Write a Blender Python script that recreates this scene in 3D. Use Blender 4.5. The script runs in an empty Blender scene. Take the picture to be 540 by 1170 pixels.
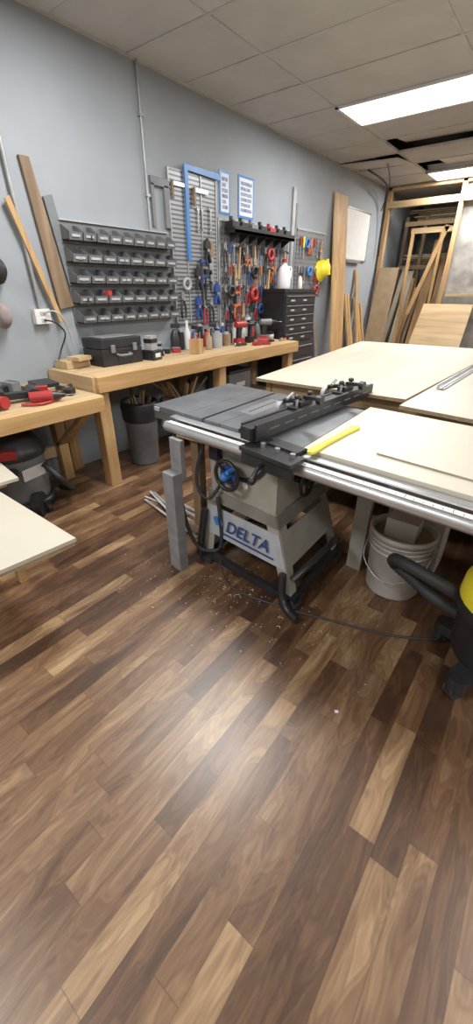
import bpy, math, random
from mathutils import Matrix, Vector, Euler
random.seed(7)
R=math.radians
scn=bpy.context.scene
scn.view_settings.view_transform='Standard'
WX=-3.2
# ---------------------------------------------------------------- materials
def newmat(n):
    m=bpy.data.materials.new(n); m.use_nodes=True
    nt=m.node_tree; b=nt.nodes['Principled BSDF']
    return m,nt,b
def mat(n,c,rough=.5,metal=0,var=.12,scale=9,bump=0,spec=.5,emit=0):
    m,nt,b=newmat(n)
    b.inputs['Roughness'].default_value=rough
    b.inputs['Metallic'].default_value=metal
    b.inputs['Specular IOR Level'].default_value=spec
    tc=nt.nodes.new('ShaderNodeTexCoord')
    no=nt.nodes.new('ShaderNodeTexNoise'); no.inputs['Scale'].default_value=scale; no.inputs['Detail'].default_value=4
    nt.links.new(tc.outputs['Object'],no.inputs['Vector'])
    cr=nt.nodes.new('ShaderNodeValToRGB')
    cr.color_ramp.elements[0].position=.3; cr.color_ramp.elements[1].position=.7
    cr.color_ramp.elements[0].color=tuple(max(0,x*(1-var)) for x in c)+(1,)
    cr.color_ramp.elements[1].color=tuple(min(1,x*(1+var)) for x in c)+(1,)
    nt.links.new(no.outputs['Fac'],cr.inputs['Fac'])
    nt.links.new(cr.outputs['Color'],b.inputs['Base Color'])
    if bump:
        bp=nt.nodes.new('ShaderNodeBump'); bp.inputs['Strength'].default_value=bump; bp.inputs['Distance'].default_value=.01
        nt.links.new(no.outputs['Fac'],bp.inputs['Height']); nt.links.new(bp.outputs['Normal'],b.inputs['Normal'])
    if emit:
        b.inputs['Emission Color'].default_value=c+(1,); b.inputs['Emission Strength'].default_value=emit
    return m
def wood(n,c1,c2,axis='y',rough=.55,fine=1.0):
    m,nt,b=newmat(n); b.inputs['Roughness'].default_value=rough
    tc=nt.nodes.new('ShaderNodeTexCoord'); mp=nt.nodes.new('ShaderNodeMapping')
    s=[14*fine,14*fine,14*fine]; s['xyz'.index(axis)]=1.1*fine
    mp.inputs['Scale'].default_value=s
    nt.links.new(tc.outputs['Object'],mp.inputs['Vector'])
    no=nt.nodes.new('ShaderNodeTexNoise'); no.inputs['Scale'].default_value=1.0; no.inputs['Detail'].default_value=6
    no.inputs['Distortion'].default_value=.8
    nt.links.new(mp.outputs['Vector'],no.inputs['Vector'])
    cr=nt.nodes.new('ShaderNodeValToRGB')
    cr.color_ramp.elements[0].position=.32; cr.color_ramp.elements[1].position=.66
    cr.color_ramp.elements[0].color=c1+(1,); cr.color_ramp.elements[1].color=c2+(1,)
    nt.links.new(no.outputs['Fac'],cr.inputs['Fac']); nt.links.new(cr.outputs['Color'],b.inputs['Base Color'])
    return m
pine_y=wood('pine_y',(.42,.29,.155),(.56,.42,.25),'y')
pine_x=wood('pine_x',(.42,.29,.15),(.58,.42,.24),'x')
pine_o=wood('pine_orange',(.40,.23,.09),(.60,.38,.17),'y')
pine_z=wood('pine_z',(.36,.21,.09),(.56,.36,.17),'z')
oldwood=wood('old_wood',(.17,.115,.07),(.30,.21,.125),'z')
ply=wood('birch_plywood',(.48,.43,.335),(.54,.49,.395),'y',.5,.5)
plyedge=wood('ply_edge',(.25,.17,.09),(.36,.26,.15),'y',.6,2)
mel=mat('cream_melamine',(.54,.505,.42),.42,var=.04,scale=2)
iron=mat('cast_iron',(.20,.21,.225),.30,.55,var=.25,scale=5)
alu=mat('aluminium',(.60,.61,.63),.3,.8,var=.08)
steel=mat('steel',(.42,.43,.45),.35,.8,var=.1)
galv=mat('galvanised',(.36,.37,.38),.45,.5,var=.15)
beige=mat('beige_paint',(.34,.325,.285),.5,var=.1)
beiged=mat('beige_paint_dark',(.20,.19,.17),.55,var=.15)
black=mat('black_plastic',(.022,.022,.025),.4,var=.2)
blackm=mat('black_steel',(.035,.035,.038),.35,.3,var=.2)
rubber=mat('black_rubber',(.035,.035,.037),.6,var=.2)
red=mat('red_plastic',(.36,.03,.03),.4)
orange=mat('orange_plastic',(.52,.15,.04),.4)
blue=mat('blue_paint',(.05,.20,.52),.4)
dblue=mat('dark_blue',(.025,.06,.22),.35)
yellow=mat('yellow_plastic',(.80,.68,.04),.4,var=.05)
white=mat('white_plastic',(.66,.66,.65),.4,var=.04)
bucketw=mat('bucket_white',(.50,.47,.44),.45,var=.15,scale=5)
grey=mat('grey_plastic',(.17,.18,.19),.5)
bing=mat('bin_grey',(.15,.155,.165),.5)
lgrey=mat('light_grey',(.36,.37,.38),.5)
labelm=mat('label_plate',(.40,.42,.45),.35)
paper=mat('paper',(.66,.68,.72),.8,var=.04,scale=30)
ink=mat('printed_ink',(.26,.30,.42),.8,var=.5,scale=30)
card=mat('cardboard',(.36,.26,.16),.8)
postg=mat('weathered_post',(.23,.23,.235),.7,var=.15,scale=15)
cloth=mat('dusty_rag',(.27,.22,.22),.9,var=.2)
wallm=mat('painted_wall_blue_grey',(.295,.32,.35),.75,var=.08,scale=1.5,bump=.05)
wallb=mat('painted_wall_grey',(.40,.40,.39),.8,var=.08,scale=1.5)
ceilm=mat('ceiling_tile',(.50,.495,.48),.9,var=.07,scale=3,bump=.1)
plen=mat('plenum_dark',(.05,.045,.04),.9)
grid=mat('ceiling_grid_metal',(.47,.465,.455),.6)
plastic=mat('poly_sheeting',(.30,.29,.27),.3,var=.35,scale=6,bump=.6)
dust=mat('sawdust',(.50,.43,.33),.9)
emitm=mat('light_diffuser',(1.0,.99,.97),.5,var=0,emit=3.0)

def mathf(nt):
    def mth(op,a,b2=None):
        k=nt.nodes.new('ShaderNodeMath'); k.operation=op
        for i,v in enumerate((a,b2)):
            if v is None: continue
            if isinstance(v,(int,float)): k.inputs[i].default_value=v
            else: nt.links.new(v,k.inputs[i])
        return k.outputs[0]
    return mth
def pegmat(n,c,pitch,hole=.22,slat=False):
    m,nt,b=newmat(n); b.inputs['Roughness'].default_value=.4; b.inputs['Metallic'].default_value=.3
    L=nt.links; N=nt.nodes.new; mth=mathf(nt)
    tc=N('ShaderNodeTexCoord'); sp=N('ShaderNodeSeparateXYZ'); L.new(tc.outputs['Object'],sp.inputs[0])
    fy=mth('SUBTRACT',mth('FRACT',mth('DIVIDE',sp.outputs['Y'],pitch)),.5)
    fz=mth('SUBTRACT',mth('FRACT',mth('DIVIDE',sp.outputs['Z'],pitch)),.5)
    if slat: d=mth('ABSOLUTE',fz); mask=mth('LESS_THAN',d,hole*.7)
    else:
        d=mth('SQRT',mth('ADD',mth('MULTIPLY',fy,fy),mth('MULTIPLY',fz,fz))); mask=mth('LESS_THAN',d,hole)
    mx=N('ShaderNodeMix'); mx.data_type='RGBA'; L.new(mask,mx.inputs[0])
    mx.inputs[6].default_value=c+(1,); mx.inputs[7].default_value=tuple(x*.35 for x in c)+(1,)
    L.new(mx.outputs[2],b.inputs['Base Color'])
    return m
peg=pegmat('pegboard_grey',(.20,.21,.23),.05)
pegs=pegmat('slotted_panel_silver',(.30,.315,.34),.035,.3,True)

def floormat():
    m,nt,b=newmat('laminate_planks'); L=nt.links; N=nt.nodes.new; mth=mathf(nt)
    tc=N('ShaderNodeTexCoord'); sp=N('ShaderNodeSeparateXYZ'); L.new(tc.outputs['Object'],sp.inputs[0])
    X=sp.outputs['X'];Y=sp.outputs['Y']
    W=.080; LL=.60
    sx=mth('DIVIDE',X,W); ix=mth('FLOOR',sx); fx=mth('FRACT',sx)
    wn=N('ShaderNodeTexWhiteNoise'); wn.noise_dimensions='1D'; L.new(ix,wn.inputs['W'])
    sy=mth('ADD',mth('DIVIDE',Y,LL),mth('MULTIPLY',wn.outputs['Value'],7.3))
    sy=mth('ADD',sy,mth('MULTIPLY',mth('SINE',mth('MULTIPLY',sy,2.1)),.3))
    iy=mth('FLOOR',sy); fy=mth('FRACT',sy)
    cb=N('ShaderNodeCombineXYZ'); L.new(ix,cb.inputs[0]); L.new(iy,cb.inputs[1])
    w2=N('ShaderNodeTexWhiteNoise'); w2.noise_dimensions='2D'; L.new(cb.outputs[0],w2.inputs['Vector'])
    rnd=w2.outputs['Value']
    gc=N('ShaderNodeCombineXYZ'); L.new(mth('ADD',mth('MULTIPLY',X,12.0),mth('MULTIPLY',rnd,37.0)),gc.inputs[0])
    L.new(mth('ADD',mth('MULTIPLY',Y,2.6),mth('MULTIPLY',rnd,91.0)),gc.inputs[1]); L.new(mth('MULTIPLY',rnd,11.0),gc.inputs[2])
    n1=N('ShaderNodeTexNoise'); n1.inputs['Scale'].default_value=1.0; n1.inputs['Detail'].default_value=2.5; n1.inputs['Distortion'].default_value=1.2
    L.new(gc.outputs[0],n1.inputs['Vector'])
    rings=mth('MULTIPLY',mth('ADD',mth('SINE',mth('MULTIPLY',n1.outputs['Fac'],60.0)),1.0),.5)
    g2=N('ShaderNodeCombineXYZ'); L.new(mth('MULTIPLY',X,120.0),g2.inputs[0]); L.new(mth('MULTIPLY',Y,5.0),g2.inputs[1]); L.new(rnd,g2.inputs[2])
    n2=N('ShaderNodeTexNoise'); n2.inputs['Scale'].default_value=1.0; n2.inputs['Detail'].default_value=3; L.new(g2.outputs[0],n2.inputs['Vector'])
    v=mth('ADD',mth('MULTIPLY',rnd,.58),mth('MULTIPLY',n1.outputs['Fac'],.85))
    v=mth('ADD',v,mth('MULTIPLY',rings,.10)); v=mth('ADD',v,mth('MULTIPLY',n2.outputs['Fac'],.26))
    v=mth('SUBTRACT',v,.47)
    cr=N('ShaderNodeValToRGB'); e=cr.color_ramp.elements
    e[0].position=.12; e[0].color=(.055,.026,.014,1)
    e[1].position=.92; e[1].color=(.40,.27,.150,1)
    for pos,c in ((.30,(.095,.047,.024,1)),(.46,(.145,.076,.038,1)),(.60,(.195,.112,.058,1)),(.74,(.28,.175,.092,1))):
        k=e.new(pos); k.color=c
    L.new(v,cr.inputs['Fac'])
    ex=mth('MINIMUM',fx,mth('SUBTRACT',1.0,fx)); ey=mth('MINIMUM',fy,mth('SUBTRACT',1.0,fy))
    seam=mth('MAXIMUM',mth('LESS_THAN',ex,.012),mth('LESS_THAN',ey,.0022))
    mx=N('ShaderNodeMix'); mx.data_type='RGBA'; L.new(mth('MULTIPLY',seam,.45),mx.inputs[0]); L.new(cr.outputs['Color'],mx.inputs[6]); mx.inputs[7].default_value=(.03,.015,.008,1)
    L.new(mx.outputs[2],b.inputs['Base Color'])
    n3=N('ShaderNodeTexNoise'); n3.inputs['Scale'].default_value=2.5; n3.inputs['Detail'].default_value=5; L.new(tc.outputs['Object'],n3.inputs['Vector'])
    L.new(mth('ADD',mth('MULTIPLY',n3.outputs['Fac'],.14),.315),b.inputs['Roughness'])
    b.inputs['Specular IOR Level'].default_value=.75
    bp=N('ShaderNodeBump'); bp.inputs['Strength'].default_value=.15; bp.inputs['Distance'].default_value=.002
    L.new(n2.outputs['Fac'],bp.inputs['Height']); L.new(bp.outputs['Normal'],b.inputs['Normal'])
    return m
floorm=floormat()

# ---------------------------------------------------------------- mesh builder
class B:
    def __init__(s): s.v=[];s.f=[];s.m=[];s.sm=[];s.mats=[];s.T=Matrix.Identity(4)
    def mi(s,m):
        if m not in s.mats: s.mats.append(m)
        return s.mats.index(m)
    def add(s,vs,fs,m,smooth=False):
        o=len(s.v); s.v+= [s.T@Vector(p) for p in vs]
        k=s.mi(m)
        for f in fs: s.f.append([o+i for i in f]); s.m.append(k); s.sm.append(smooth)
    def box(s,c,d,m,rot=None):
        rm=Euler([R(a) for a in rot]).to_matrix() if rot else Matrix.Identity(3)
        c=Vector(c); vs=[c+rm@Vector((x*d[0]/2,y*d[1]/2,z*d[2]/2)) for z in(-1,1) for y in(-1,1) for x in(-1,1)]
        s.add(vs,[(0,2,3,1),(4,5,7,6),(0,1,5,4),(2,6,7,3),(0,4,6,2),(1,3,7,5)],m)
    def bb(s,a,b,m): s.box([(p+q)/2 for p,q in zip(a,b)],[abs(q-p) for p,q in zip(a,b)],m)
    def hexa(s,lo,hi,m): s.add(list(lo)+list(hi),[(3,2,1,0),(4,5,6,7),(0,1,5,4),(1,2,6,5),(2,3,7,6),(3,0,4,7)],m)
    def bar(s,p,q,w,h,m,up=(0,0,1)):
        p=Vector(p);q=Vector(q);d=(q-p).normalized();u=Vector(up)
        if abs(d.dot(u))>.95: u=Vector((0,1,0))
        r=d.cross(u).normalized()*w/2; t=r.cross(d).normalized()*h/2
        s.hexa([p-r-t,p+r-t,p+r+t,p-r+t],[q-r-t,q+r-t,q+r+t,q-r+t],m)
    def cyl(s,p,q,r1,m,r2=None,n=16,caps=True):
        if r2 is None:r2=r1
        p=Vector(p);q=Vector(q);d=(q-p).normalized();u=Vector((0,0,1)) if abs(d.z)<.9 else Vector((1,0,0))
        a=d.cross(u).normalized();b=d.cross(a)
        vs=[c+(a*math.cos(t)+b*math.sin(t))*r for c,r in((p,r1),(q,r2)) for t in [2*math.pi*i/n for i in range(n)]]
        s.add(vs,[(i,(i+1)%n,n+(i+1)%n,n+i) for i in range(n)],m,True)
        if caps: s.add(vs,[tuple(range(n))[::-1],tuple(range(n,2*n))],m)
    def tube(s,pts,r,m,n=8,sub=4):
        P=[Vector(p) for p in pts]
        if sub>1 and len(P)>2:
            Q=[]
            for i in range(len(P)-1):
                a=P[max(i-1,0)];b=P[i];c=P[i+1];d=P[min(i+2,len(P)-1)]
                for k in range(sub):
                    t=k/sub
                    Q.append(.5*((2*b)+(c-a)*t+(2*a-5*b+4*c-d)*t*t+(3*b-a-3*c+d)*t**3))
            Q.append(P[-1]);P=Q
        vs=[];u=None
        for i,p in enumerate(P):
            d=(P[min(i+1,len(P)-1)]-P[max(i-1,0)]).normalized()
            if u is None: u=d.orthogonal().normalized()
            u=(u-d*u.dot(d)).normalized(); w=d.cross(u)
            rr=r(i/(len(P)-1)) if callable(r) else r
            vs+=[p+(u*math.cos(t)+w*math.sin(t))*rr for t in [2*math.pi*j/n for j in range(n)]]
        fs=[(i*n+j,i*n+(j+1)%n,(i+1)*n+(j+1)%n,(i+1)*n+j) for i in range(len(P)-1) for j in range(n)]
        s.add(vs,fs,m,True); s.add(vs,[tuple(range(n)),tuple(range(len(vs)-n,len(vs)))],m)
    def prism(s,pts,b0,b1,m,plane='xz'):
        f={'xz':lambda a,c,b:(a,b,c),'xy':lambda a,c,b:(a,c,b),'yz':lambda a,c,b:(b,a,c)}[plane]
        n=len(pts); vs=[f(a,c,b0) for a,c in pts]+[f(a,c,b1) for a,c in pts]
        s.add(vs,[tuple(range(n)),tuple(range(n,2*n))]+[(i,(i+1)%n,n+(i+1)%n,n+i) for i in range(n)],m)
    def lathe(s,prof,m,o=(0,0,0),n=24,sy=1.0):
        o=Vector(o); vs=[o+Vector((r*math.cos(2*math.pi*i/n),sy*r*math.sin(2*math.pi*i/n),z)) for r,z in prof for i in range(n)]
        s.add(vs,[(k*n+i,k*n+(i+1)%n,(k+1)*n+(i+1)%n,(k+1)*n+i) for k in range(len(prof)-1) for i in range(n)],m,True)
    def ball(s,c,r,m,n=12,sc=(1,1,1)):
        vs=[];k=n//2
        for j in range(k+1):
            ph=math.pi*j/k
            for i in range(n): vs.append((c[0]+sc[0]*r*math.sin(ph)*math.cos(2*math.pi*i/n),c[1]+sc[1]*r*math.sin(ph)*math.sin(2*math.pi*i/n),c[2]-sc[2]*r*math.cos(ph)))
        s.add(vs,[(j*n+i,j*n+(i+1)%n,(j+1)*n+(i+1)%n,(j+1)*n+i) for j in range(k) for i in range(n)],m,True)
    def ring(s,c,r,t,m,axis='y',n=20,k=8):
        c=Vector(c);vs=[]
        for i in range(n):
            a=2*math.pi*i/n
            for j in range(k):
                b=2*math.pi*j/k; q=(r+t*math.cos(b)); w=t*math.sin(b)
                p={'y':(q*math.cos(a),w,q*math.sin(a)),'z':(q*math.cos(a),q*math.sin(a),w),'x':(w,q*math.cos(a),q*math.sin(a))}[axis]
                vs.append(c+Vector(p))
        s.add(vs,[(i*k+j,i*k+(j+1)%k,((i+1)%n)*k+(j+1)%k,((i+1)%n)*k+j) for i in range(n) for j in range(k)],m,True)
    def done(s,name,bevel=0):
        import bmesh
        me=bpy.data.meshes.new(name); me.from_pydata([tuple(v) for v in s.v],[],s.f)
        for m in s.mats: me.materials.append(m)
        for p,k,sm in zip(me.polygons,s.m,s.sm): p.material_index=k; p.use_smooth=sm
        bm=bmesh.new(); bm.from_mesh(me); bmesh.ops.recalc_face_normals(bm,faces=bm.faces); bm.to_mesh(me); bm.free()
        ob=bpy.data.objects.new(name,me); scn.collection.objects.link(ob)
        if bevel:
            bv=ob.modifiers.new('bevel','BEVEL'); bv.width=bevel; bv.segments=2; bv.limit_method='ANGLE'; bv.angle_limit=R(50)
        return ob
def wallT(y,z,off=0,roll=0,x=WX,scale=1):
    M=Matrix(((0,1,0,x+off),(1,0,0,y),(0,0,1,z),(0,0,0,1)))
    return M@Matrix.Rotation(R(roll),4,'Y')@Matrix.Scale(scale,4)
WG=WX+.001

# ---------------------------------------------------------------- room shell
XR=4.2;YB=-2.2;YF=10.6;ZC=2.92;ZP=3.2
def shell(n,a,b,m):
    o=B();o.bb(a,b,m);o.done(n)
shell('floor',(WX-.1,YB-.1,-.1),(XR+.1,YF+.1,0),floorm)
shell('wall_left',(WX-.1,YB,0),(WX,YF,ZP),wallm)
shell('wall_right',(XR,YB,0),(XR+.1,YF,ZP),wallb)
shell('wall_back',(WX-.1,YB-.1,0),(XR+.1,YB,ZP),wallb)
shell('wall_far',(WX-.1,YF,0),(XR+.1,YF+.1,ZP),wallb)
c=B(); c.bb((WX-.1,YB-.1,ZP),(XR+.1,YF+.1,ZP+.08),plen)
xs=[WX,-2.4,-1.18,.04,1.26,2.48,3.70,XR]
y0=1.59-.61*6; ys=[YB]+[y0+.61*i for i in range(0,40) if YB<y0+.61*i<YF]+[YF]
lights=[]
def nearly(a,b):return abs(a-b)<.05
lightY=[-1.46,1.59,4.64,7.69]
for i in range(len(xs)-1):
    for j in range(len(ys)-1):
        xa,xb,ya,yb=xs[i],xs[i+1],ys[j],ys[j+1]
        if i in(1,4) and any(nearly(ya,q) for q in lightY): lights.append((xa,xb,ya,yb)); continue
        if i==1 and nearly(ya,5.86): c.box(((xa+xb)/2+.1,(ya+yb)/2+.05,ZC+.06),(xb-xa,yb-ya,.015),ceilm,(7,0,4)); continue
        if i==1 and nearly(ya,7.08): c.box(((xa+xb)/2+.3,(ya+yb)/2+.05,ZC+.04),(xb-xa,yb-ya,.015),ceilm,(4,0,2)); continue
        if i==0 and nearly(ya,6.47): c.box(((xa+xb)/2,(ya+yb)/2,ZC-.01),(xb-xa,yb-ya,.015),ceilm,(5,2,0)); continue
        c.box(((xa+xb)/2,(ya+yb)/2,ZC+.008),(xb-xa,yb-ya,.015),ceilm,(random.uniform(-.5,.5),random.uniform(-.4,.4),0))
c.done('ceiling')
g=B()
for x in xs[1:-1]: g.bb((x-.012,YB,ZC-.004),(x+.012,YF,ZC+.02),grid)
for y in ys[1:-1]: g.bb((WX,y-.012,ZC-.005),(XR,y+.012,ZC+.02),grid)
g.bb((WX,YB,ZC-.01),(WX+.025,YF,ZC+.02),grid)
g.done('trim_ceiling_grid')
for xa,xb,ya,yb in lights:
    o=B(); e=.03
    o.bb((xa+e,ya+e,ZC-.012),(xb-e,yb-e,ZC-.004),emitm)
    for a,b in (((xa,ya),(xb,ya+e)),((xa,yb-e),(xb,yb)),((xa,ya),(xa+e,yb)),((xb-e,ya),(xb,yb))):
        o.bb((a[0],a[1],ZC-.016),(b[0],b[1],ZC+.07),white)
    o.bb((xa,ya,ZC+.07),(xb,yb,ZC+.08),white)
    o.done('ceiling_light_panel')
    ld=bpy.data.lights.new('troffer_glow','AREA'); ld.shape='RECTANGLE'; ld.size=1.1; ld.size_y=.5; ld.energy=67; ld.color=(1,.99,.965)
    lo=bpy.data.objects.new('troffer_light',ld); lo.location=((xa+xb)/2,(ya+yb)/2,ZC-.03); scn.collection.objects.link(lo)
o=B(); o.tube([(-3.0,7.0,ZC-.01),(-2.9,7.5,ZC-.10),(-3.05,7.95,ZC-.22),(-3.12,8.15,ZC-.55),(-3.12,8.2,ZC-1.0)],.012,black); o.tube([(-2.6,6.6,ZC-.01),(-2.75,7.2,ZC-.07),(-3.0,7.9,ZC-.12),(-3.15,8.1,ZC-.35)],.008,black); o.done('hanging_cable')

# ---------------------------------------------------------------- workbench (long)
o=B()
xf,xb_,ya,yb=-2.6,-3.19,1.72,4.56
for i in range(5):
    w=(xf-xb_)/5; o.bb((xb_+i*w+.001,ya,.835),(xb_+(i+1)*w-.001,yb,.87),pine_y)
o.bb((xf-.005,ya-.02,.755),(xf+.035,yb,.868),pine_o)
o.bb((xb_,ya-.04,.755),(xf,ya,.868),pine_x); o.bb((xb_,yb-.04,.755),(xf,yb,.835),pine_x)
for y in(1.75,3.15,4.45):
    o.bb((xf-.05,y-.05,0),(xf+.0,y+.05,.755),pine_z); o.bb((xf-.09,y-.05,0),(xf-.05,y-.01,.835),pine_z)
    o.bb((xb_,y-.045,0),(xb_+.045,y+.045,.835),pine_z)
    o.bb((xb_,y-.02,.70),(xf-.05,y+.02,.79),pine_x)
o.bb((-3.16,2.55,.30),(-2.66,4.4,.32),oldwood)
o.done('workbench',.003)
o=B()
for i in range(4): o.bb((-3.19+i*.18,-.4,.735),(-3.19+(i+1)*.18-.002,1.63,.77),pine_y)
o.bb((-2.47,-.42,.67),(-2.43,1.64,.768),pine_o)
o.bb((-3.19,1.63,.66),(-2.47,1.66,.768),pine_x)
o.bb((-2.54,-.35,0),(-2.47,-.26,.735),pine_z); o.bb((-3.19,-.35,0),(-3.10,-.26,.735),pine_z)
o.bb((-3.10,1.54,0),(-3.01,1.62,.735),pine_z)
o.bar((-3.05,1.58,.3),(-2.55,1.58,.66),.035,.08,pine_z,(0,1,0))
o.bb((-3.12,-.3,.2),(-3.08,1.6,.29),pine_y)
o.done('workbench',.003)

# ---------------------------------------------------------------- parts bin rack
o=B(); Y0,Y1,Z0,Z1=2.0,3.08,1.17,1.86
o.bb((WG,Y0,Z0),(WX+.02,Y1,Z1),bing)
rows=5
for r in range(rows+1): o.bb((WG,Y0,Z0+r*(Z1-Z0)/rows-.004),(WX+.035,Y1,Z0+r*(Z1-Z0)/rows+.006),lgrey if r==rows else bing)
for r in range(rows):
    n=8 if r<4 else 9
    for k in range(n):
        w=(Y1-Y0)/n; a=Y0+k*w+.006; b=a+w-.012; z=Z0+r*(Z1-Z0)/rows+.012; h=.095
        fx=WX+.12; bx=WX+.02
        o.bb((bx,a,z),(fx,b,z+.004),bing)
        for q in(a,b-.004): o.prism([(bx,z),(fx,z),(fx+.012,z+.05),(bx+.03,z+h),(bx,z+h)],q,q+.004,bing,'xz')
        o.hexa([(fx-.004,a,z),(fx,a,z),(fx,b,z),(fx-.004,b,z)],[(fx+.008,a,z+.05),(fx+.014,a,z+.05),(fx+.014,b,z+.05),(fx+.008,b,z+.05)],bing)
        o.bb((fx+.002,a+.02,z+.018),(fx+.0115,b-.02,z+.034),lgrey)
        for t in range(3): o.box((bx+.05+.02*t,a+.03+.02*t,z+.02+.012*random.random()),(.03,.05,.02),random.choice([steel,galv,black,card,bing]),(0,0,random.uniform(0,60)))
o.box((WX+.12,2.28,1.39),(.03,.06,.035),red,(0,0,20))
o.done('parts_bin_rack')

# ---------------------------------------------------------------- wall things at left
def plank(name,pts,th,m,off=.0):
    o=B(); o.T=wallT(0,0,off); o.prism(pts,0.002,th,m); return o.done(name,.002)
plank('wood_plank',[(1.80,2.18),(1.87,2.18),(2.0,1.30),(1.88,1.28)],.03,oldwood)
plank('wood_plank',[(1.92,1.98),(1.99,2.0),(2.07,1.46),(2.0,1.44)],.025,grey)
plank('wood_strip',[(1.63,1.93),(1.665,1.95),(1.88,1.2),(1.845,1.19)],.02,pine_z,.035)
plank('metal_ruler',[(1.70,1.50),(1.725,1.50),(1.735,1.25),(1.71,1.25)],.01,alu)
o=B(); o.tube([(WX+.03,1.69,2.92),(WX+.03,1.70,2.0),(WX+.03,1.72,1.29)],.013,galv,sub=1)
o.bb((WG,1.66,1.19),(WX+.05,1.78,1.29),white)
for z in(1.215,1.26): o.bb((WX+.05,1.70,z-.012),(WX+.054,1.74,z+.012),lgrey)
o.tube([(WX+.05,1.72,1.215),(WX+.12,1.76,1.2),(WX+.1,1.84,1.12),(WX+.06,1.80,1.0),(WX+.08,1.75,.93)],.006,black)
o.tube([(WX+.05,1.72,1.26),(WX+.1,1.80,1.27),(WX+.09,1.88,1.15),(WX+.08,1.92,.9),(WX+.1,1.95,.88)],.006,lgrey)
o.done('wall_outlet_with_conduit')
o=B()
for y,z,m_ in((1.46,1.53,black),(1.42,1.26,cloth)): o.ball((WX+.06,y,z),.075,m_,14,(.75,.8,1.15)); o.ball((WX+.11,y,z),.055,black if m_==black else cloth,14,(.4,.8,1.1))
o.tube([(WX+.07,1.46,1.60),(WX+.05,1.40,1.66),(WX+.05,1.30,1.50),(WX+.05,1.33,1.3),(WX+.06,1.40,1.2)],.012,black)
o.done('ear_muffs')
o=B(); o.tube([(WX+.02,2.89,2.92),(WX+.02,2.89,1.87)],.011,galv,sub=1)
for z in(2.1,2.6): o.bb((WG,2.87,z),(WX+.035,2.91,z+.02),galv)
o.done('electrical_conduit')
o=B(); o.bb((WX+.002,2.93,2.19),(WX+.03,3.13,2.25),grey); o.bb((WX+.002,3.08,1.9),(WX+.03,3.13,2.2),grey); o.bb((WX+.002,2.93,1.9),(WX+.03,2.96,2.2),grey); o.done('metal_bracket')
o=B(); o.bb((WG,3.14,1.10),(WX+.02,3.79,2.34),pegs)
for y in(3.14,3.34,3.56,3.78): o.bb((WG,y-.006,1.1),(WX+.028,y+.006,2.34),galv)
o.done('slotted_wall_panel')
o=B(); o.T=wallT(0,0); o.prism([(3.33,2.39),(3.84,2.39),(3.84,2.34),(3.375,2.35),(3.37,1.66),(3.33,1.66)],.03,.045,blue); o.done('framing_square')
for (a,b,z0,z1) in((3.86,4.03,2.09,2.44),(4.17,4.45,2.09,2.45)):
    o=B(); o.T=wallT(0,0)
    o.prism([(a,z0),(b,z0),(b,z1),(a,z1)],.001,.006,blue)
    e=.02; o.prism([(a+e,z0+e),(b-e,z0+e),(b-e,z1-e),(a+e,z1-e)],.006,.008,paper)
    for k in range(6):
        zz=z1-.05-k*.045; o.prism([(a+.04,zz-.03),(b-.04-.03*(k%3==1),zz-.03),(b-.04-.03*(k%3==1),zz),(a+.04,zz)],.008,.009,ink)
    o.done('wall_poster')
o=B(); o.bb((WG,3.82,.98),(WX+.015,5.20,2.04),peg)
for z in(.98,2.04): o.bb((WG,3.82,z-.01),(WX+.022,5.20,z+.01),galv)
for y in(3.82,4.28,4.74,5.2): o.bb((WG,y-.008,.98),(WX+.022,y+.008,2.04),galv)
o.done('pegboard')
o=B(); o.bb((WG,5.42,1.35),(WX+.015,6.20,2.10),peg)
for z in(1.35,2.10): o.bb((WG,5.42,z-.01),(WX+.022,6.20,z+.01),galv)
o.done('pegboard')
# ---------------------------------------------------------------- hand tools
def screwdriver(o,m=red,l=.2):
    o.cyl((0,.03,-.005),(0,.03,-.09),.014,m,.012,n=10); o.cyl((0,.03,-.09),(0,.03,-l),.004,steel,n=8); o.cyl((0,.0,-.03),(0,.045,-.03),.003,galv,n=6)
def pliers(o,m=red):
    for s in(-1,1):
        o.prism([(s*.002,-.0),(s*.013,-.01),(s*.018,-.05),(s*.004,-.075)],.02,.032,steel)
        o.tube([(s*.006,.026,-.07),(s*.022,.026,-.11),(s*.026,.026,-.16),(s*.018,.026,-.20)],.008,m,8)
    o.cyl((0,.015,-.06),(0,.04,-.06),.011,steel,n=10)
def hammer(o,m=pine_z):
    o.cyl((-.05,.04,-.02),(.03,.04,-.02),.014,blackm,.012,n=12); o.cyl((-.065,.04,-.02),(-.05,.04,-.02),.018,steel,n=12)
    o.prism([(.03,-.008),(.075,-.035),(.07,-.042),(.03,-.034)],.03,.05,blackm)
    o.cyl((0,.04,-.02),(0,.04,-.32),.010,m,.014,n=10)
def wrench(o,m=steel,l=.2):
    o.prism([(-.008,-.03),(.008,-.03),(.006,-l+.03),(-.006,-l+.03)],.02,.027,m)
    o.prism([(-.02,0),(-.007,-.016),(.007,-.016),(.02,0),(.02,-.022),(.009,-.036),(-.009,-.036),(-.02,-.022)],.018,.028,m)
    o.ring((0,.023,-l+.015),.013,.005,m)
def clamp(o,m=orange,l=.45):
    o.bb((-.006,.03,-l),(.006,.045,0),blackm)
    o.prism([(-.008,-.0),(.09,-.01),(.10,-.05),(.085,-.05),(.075,-.025),(-.008,-.035)],.025,.05,m)
    o.prism([(-.012,-.17),(.09,-.15),(.10,-.115),(.085,-.115),(.06,-.14),(-.012,-.13)],.022,.052,m)
    o.cyl((-.0,.037,-.17),(-.005,.037,-.28),.015,m,.012,n=10)
def springclamp(o,m=orange):
    for s in(-1,1): o.prism([(0,-.0),(s*.03,-.03),(s*.035,-.07),(s*.01,-.085),(s*.045,-.17),(s*.028,-.175),(0,-.10)],.02,.045,m)
    o.cyl((0,.018,-.085),(0,.048,-.085),.012,steel,n=10)
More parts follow.
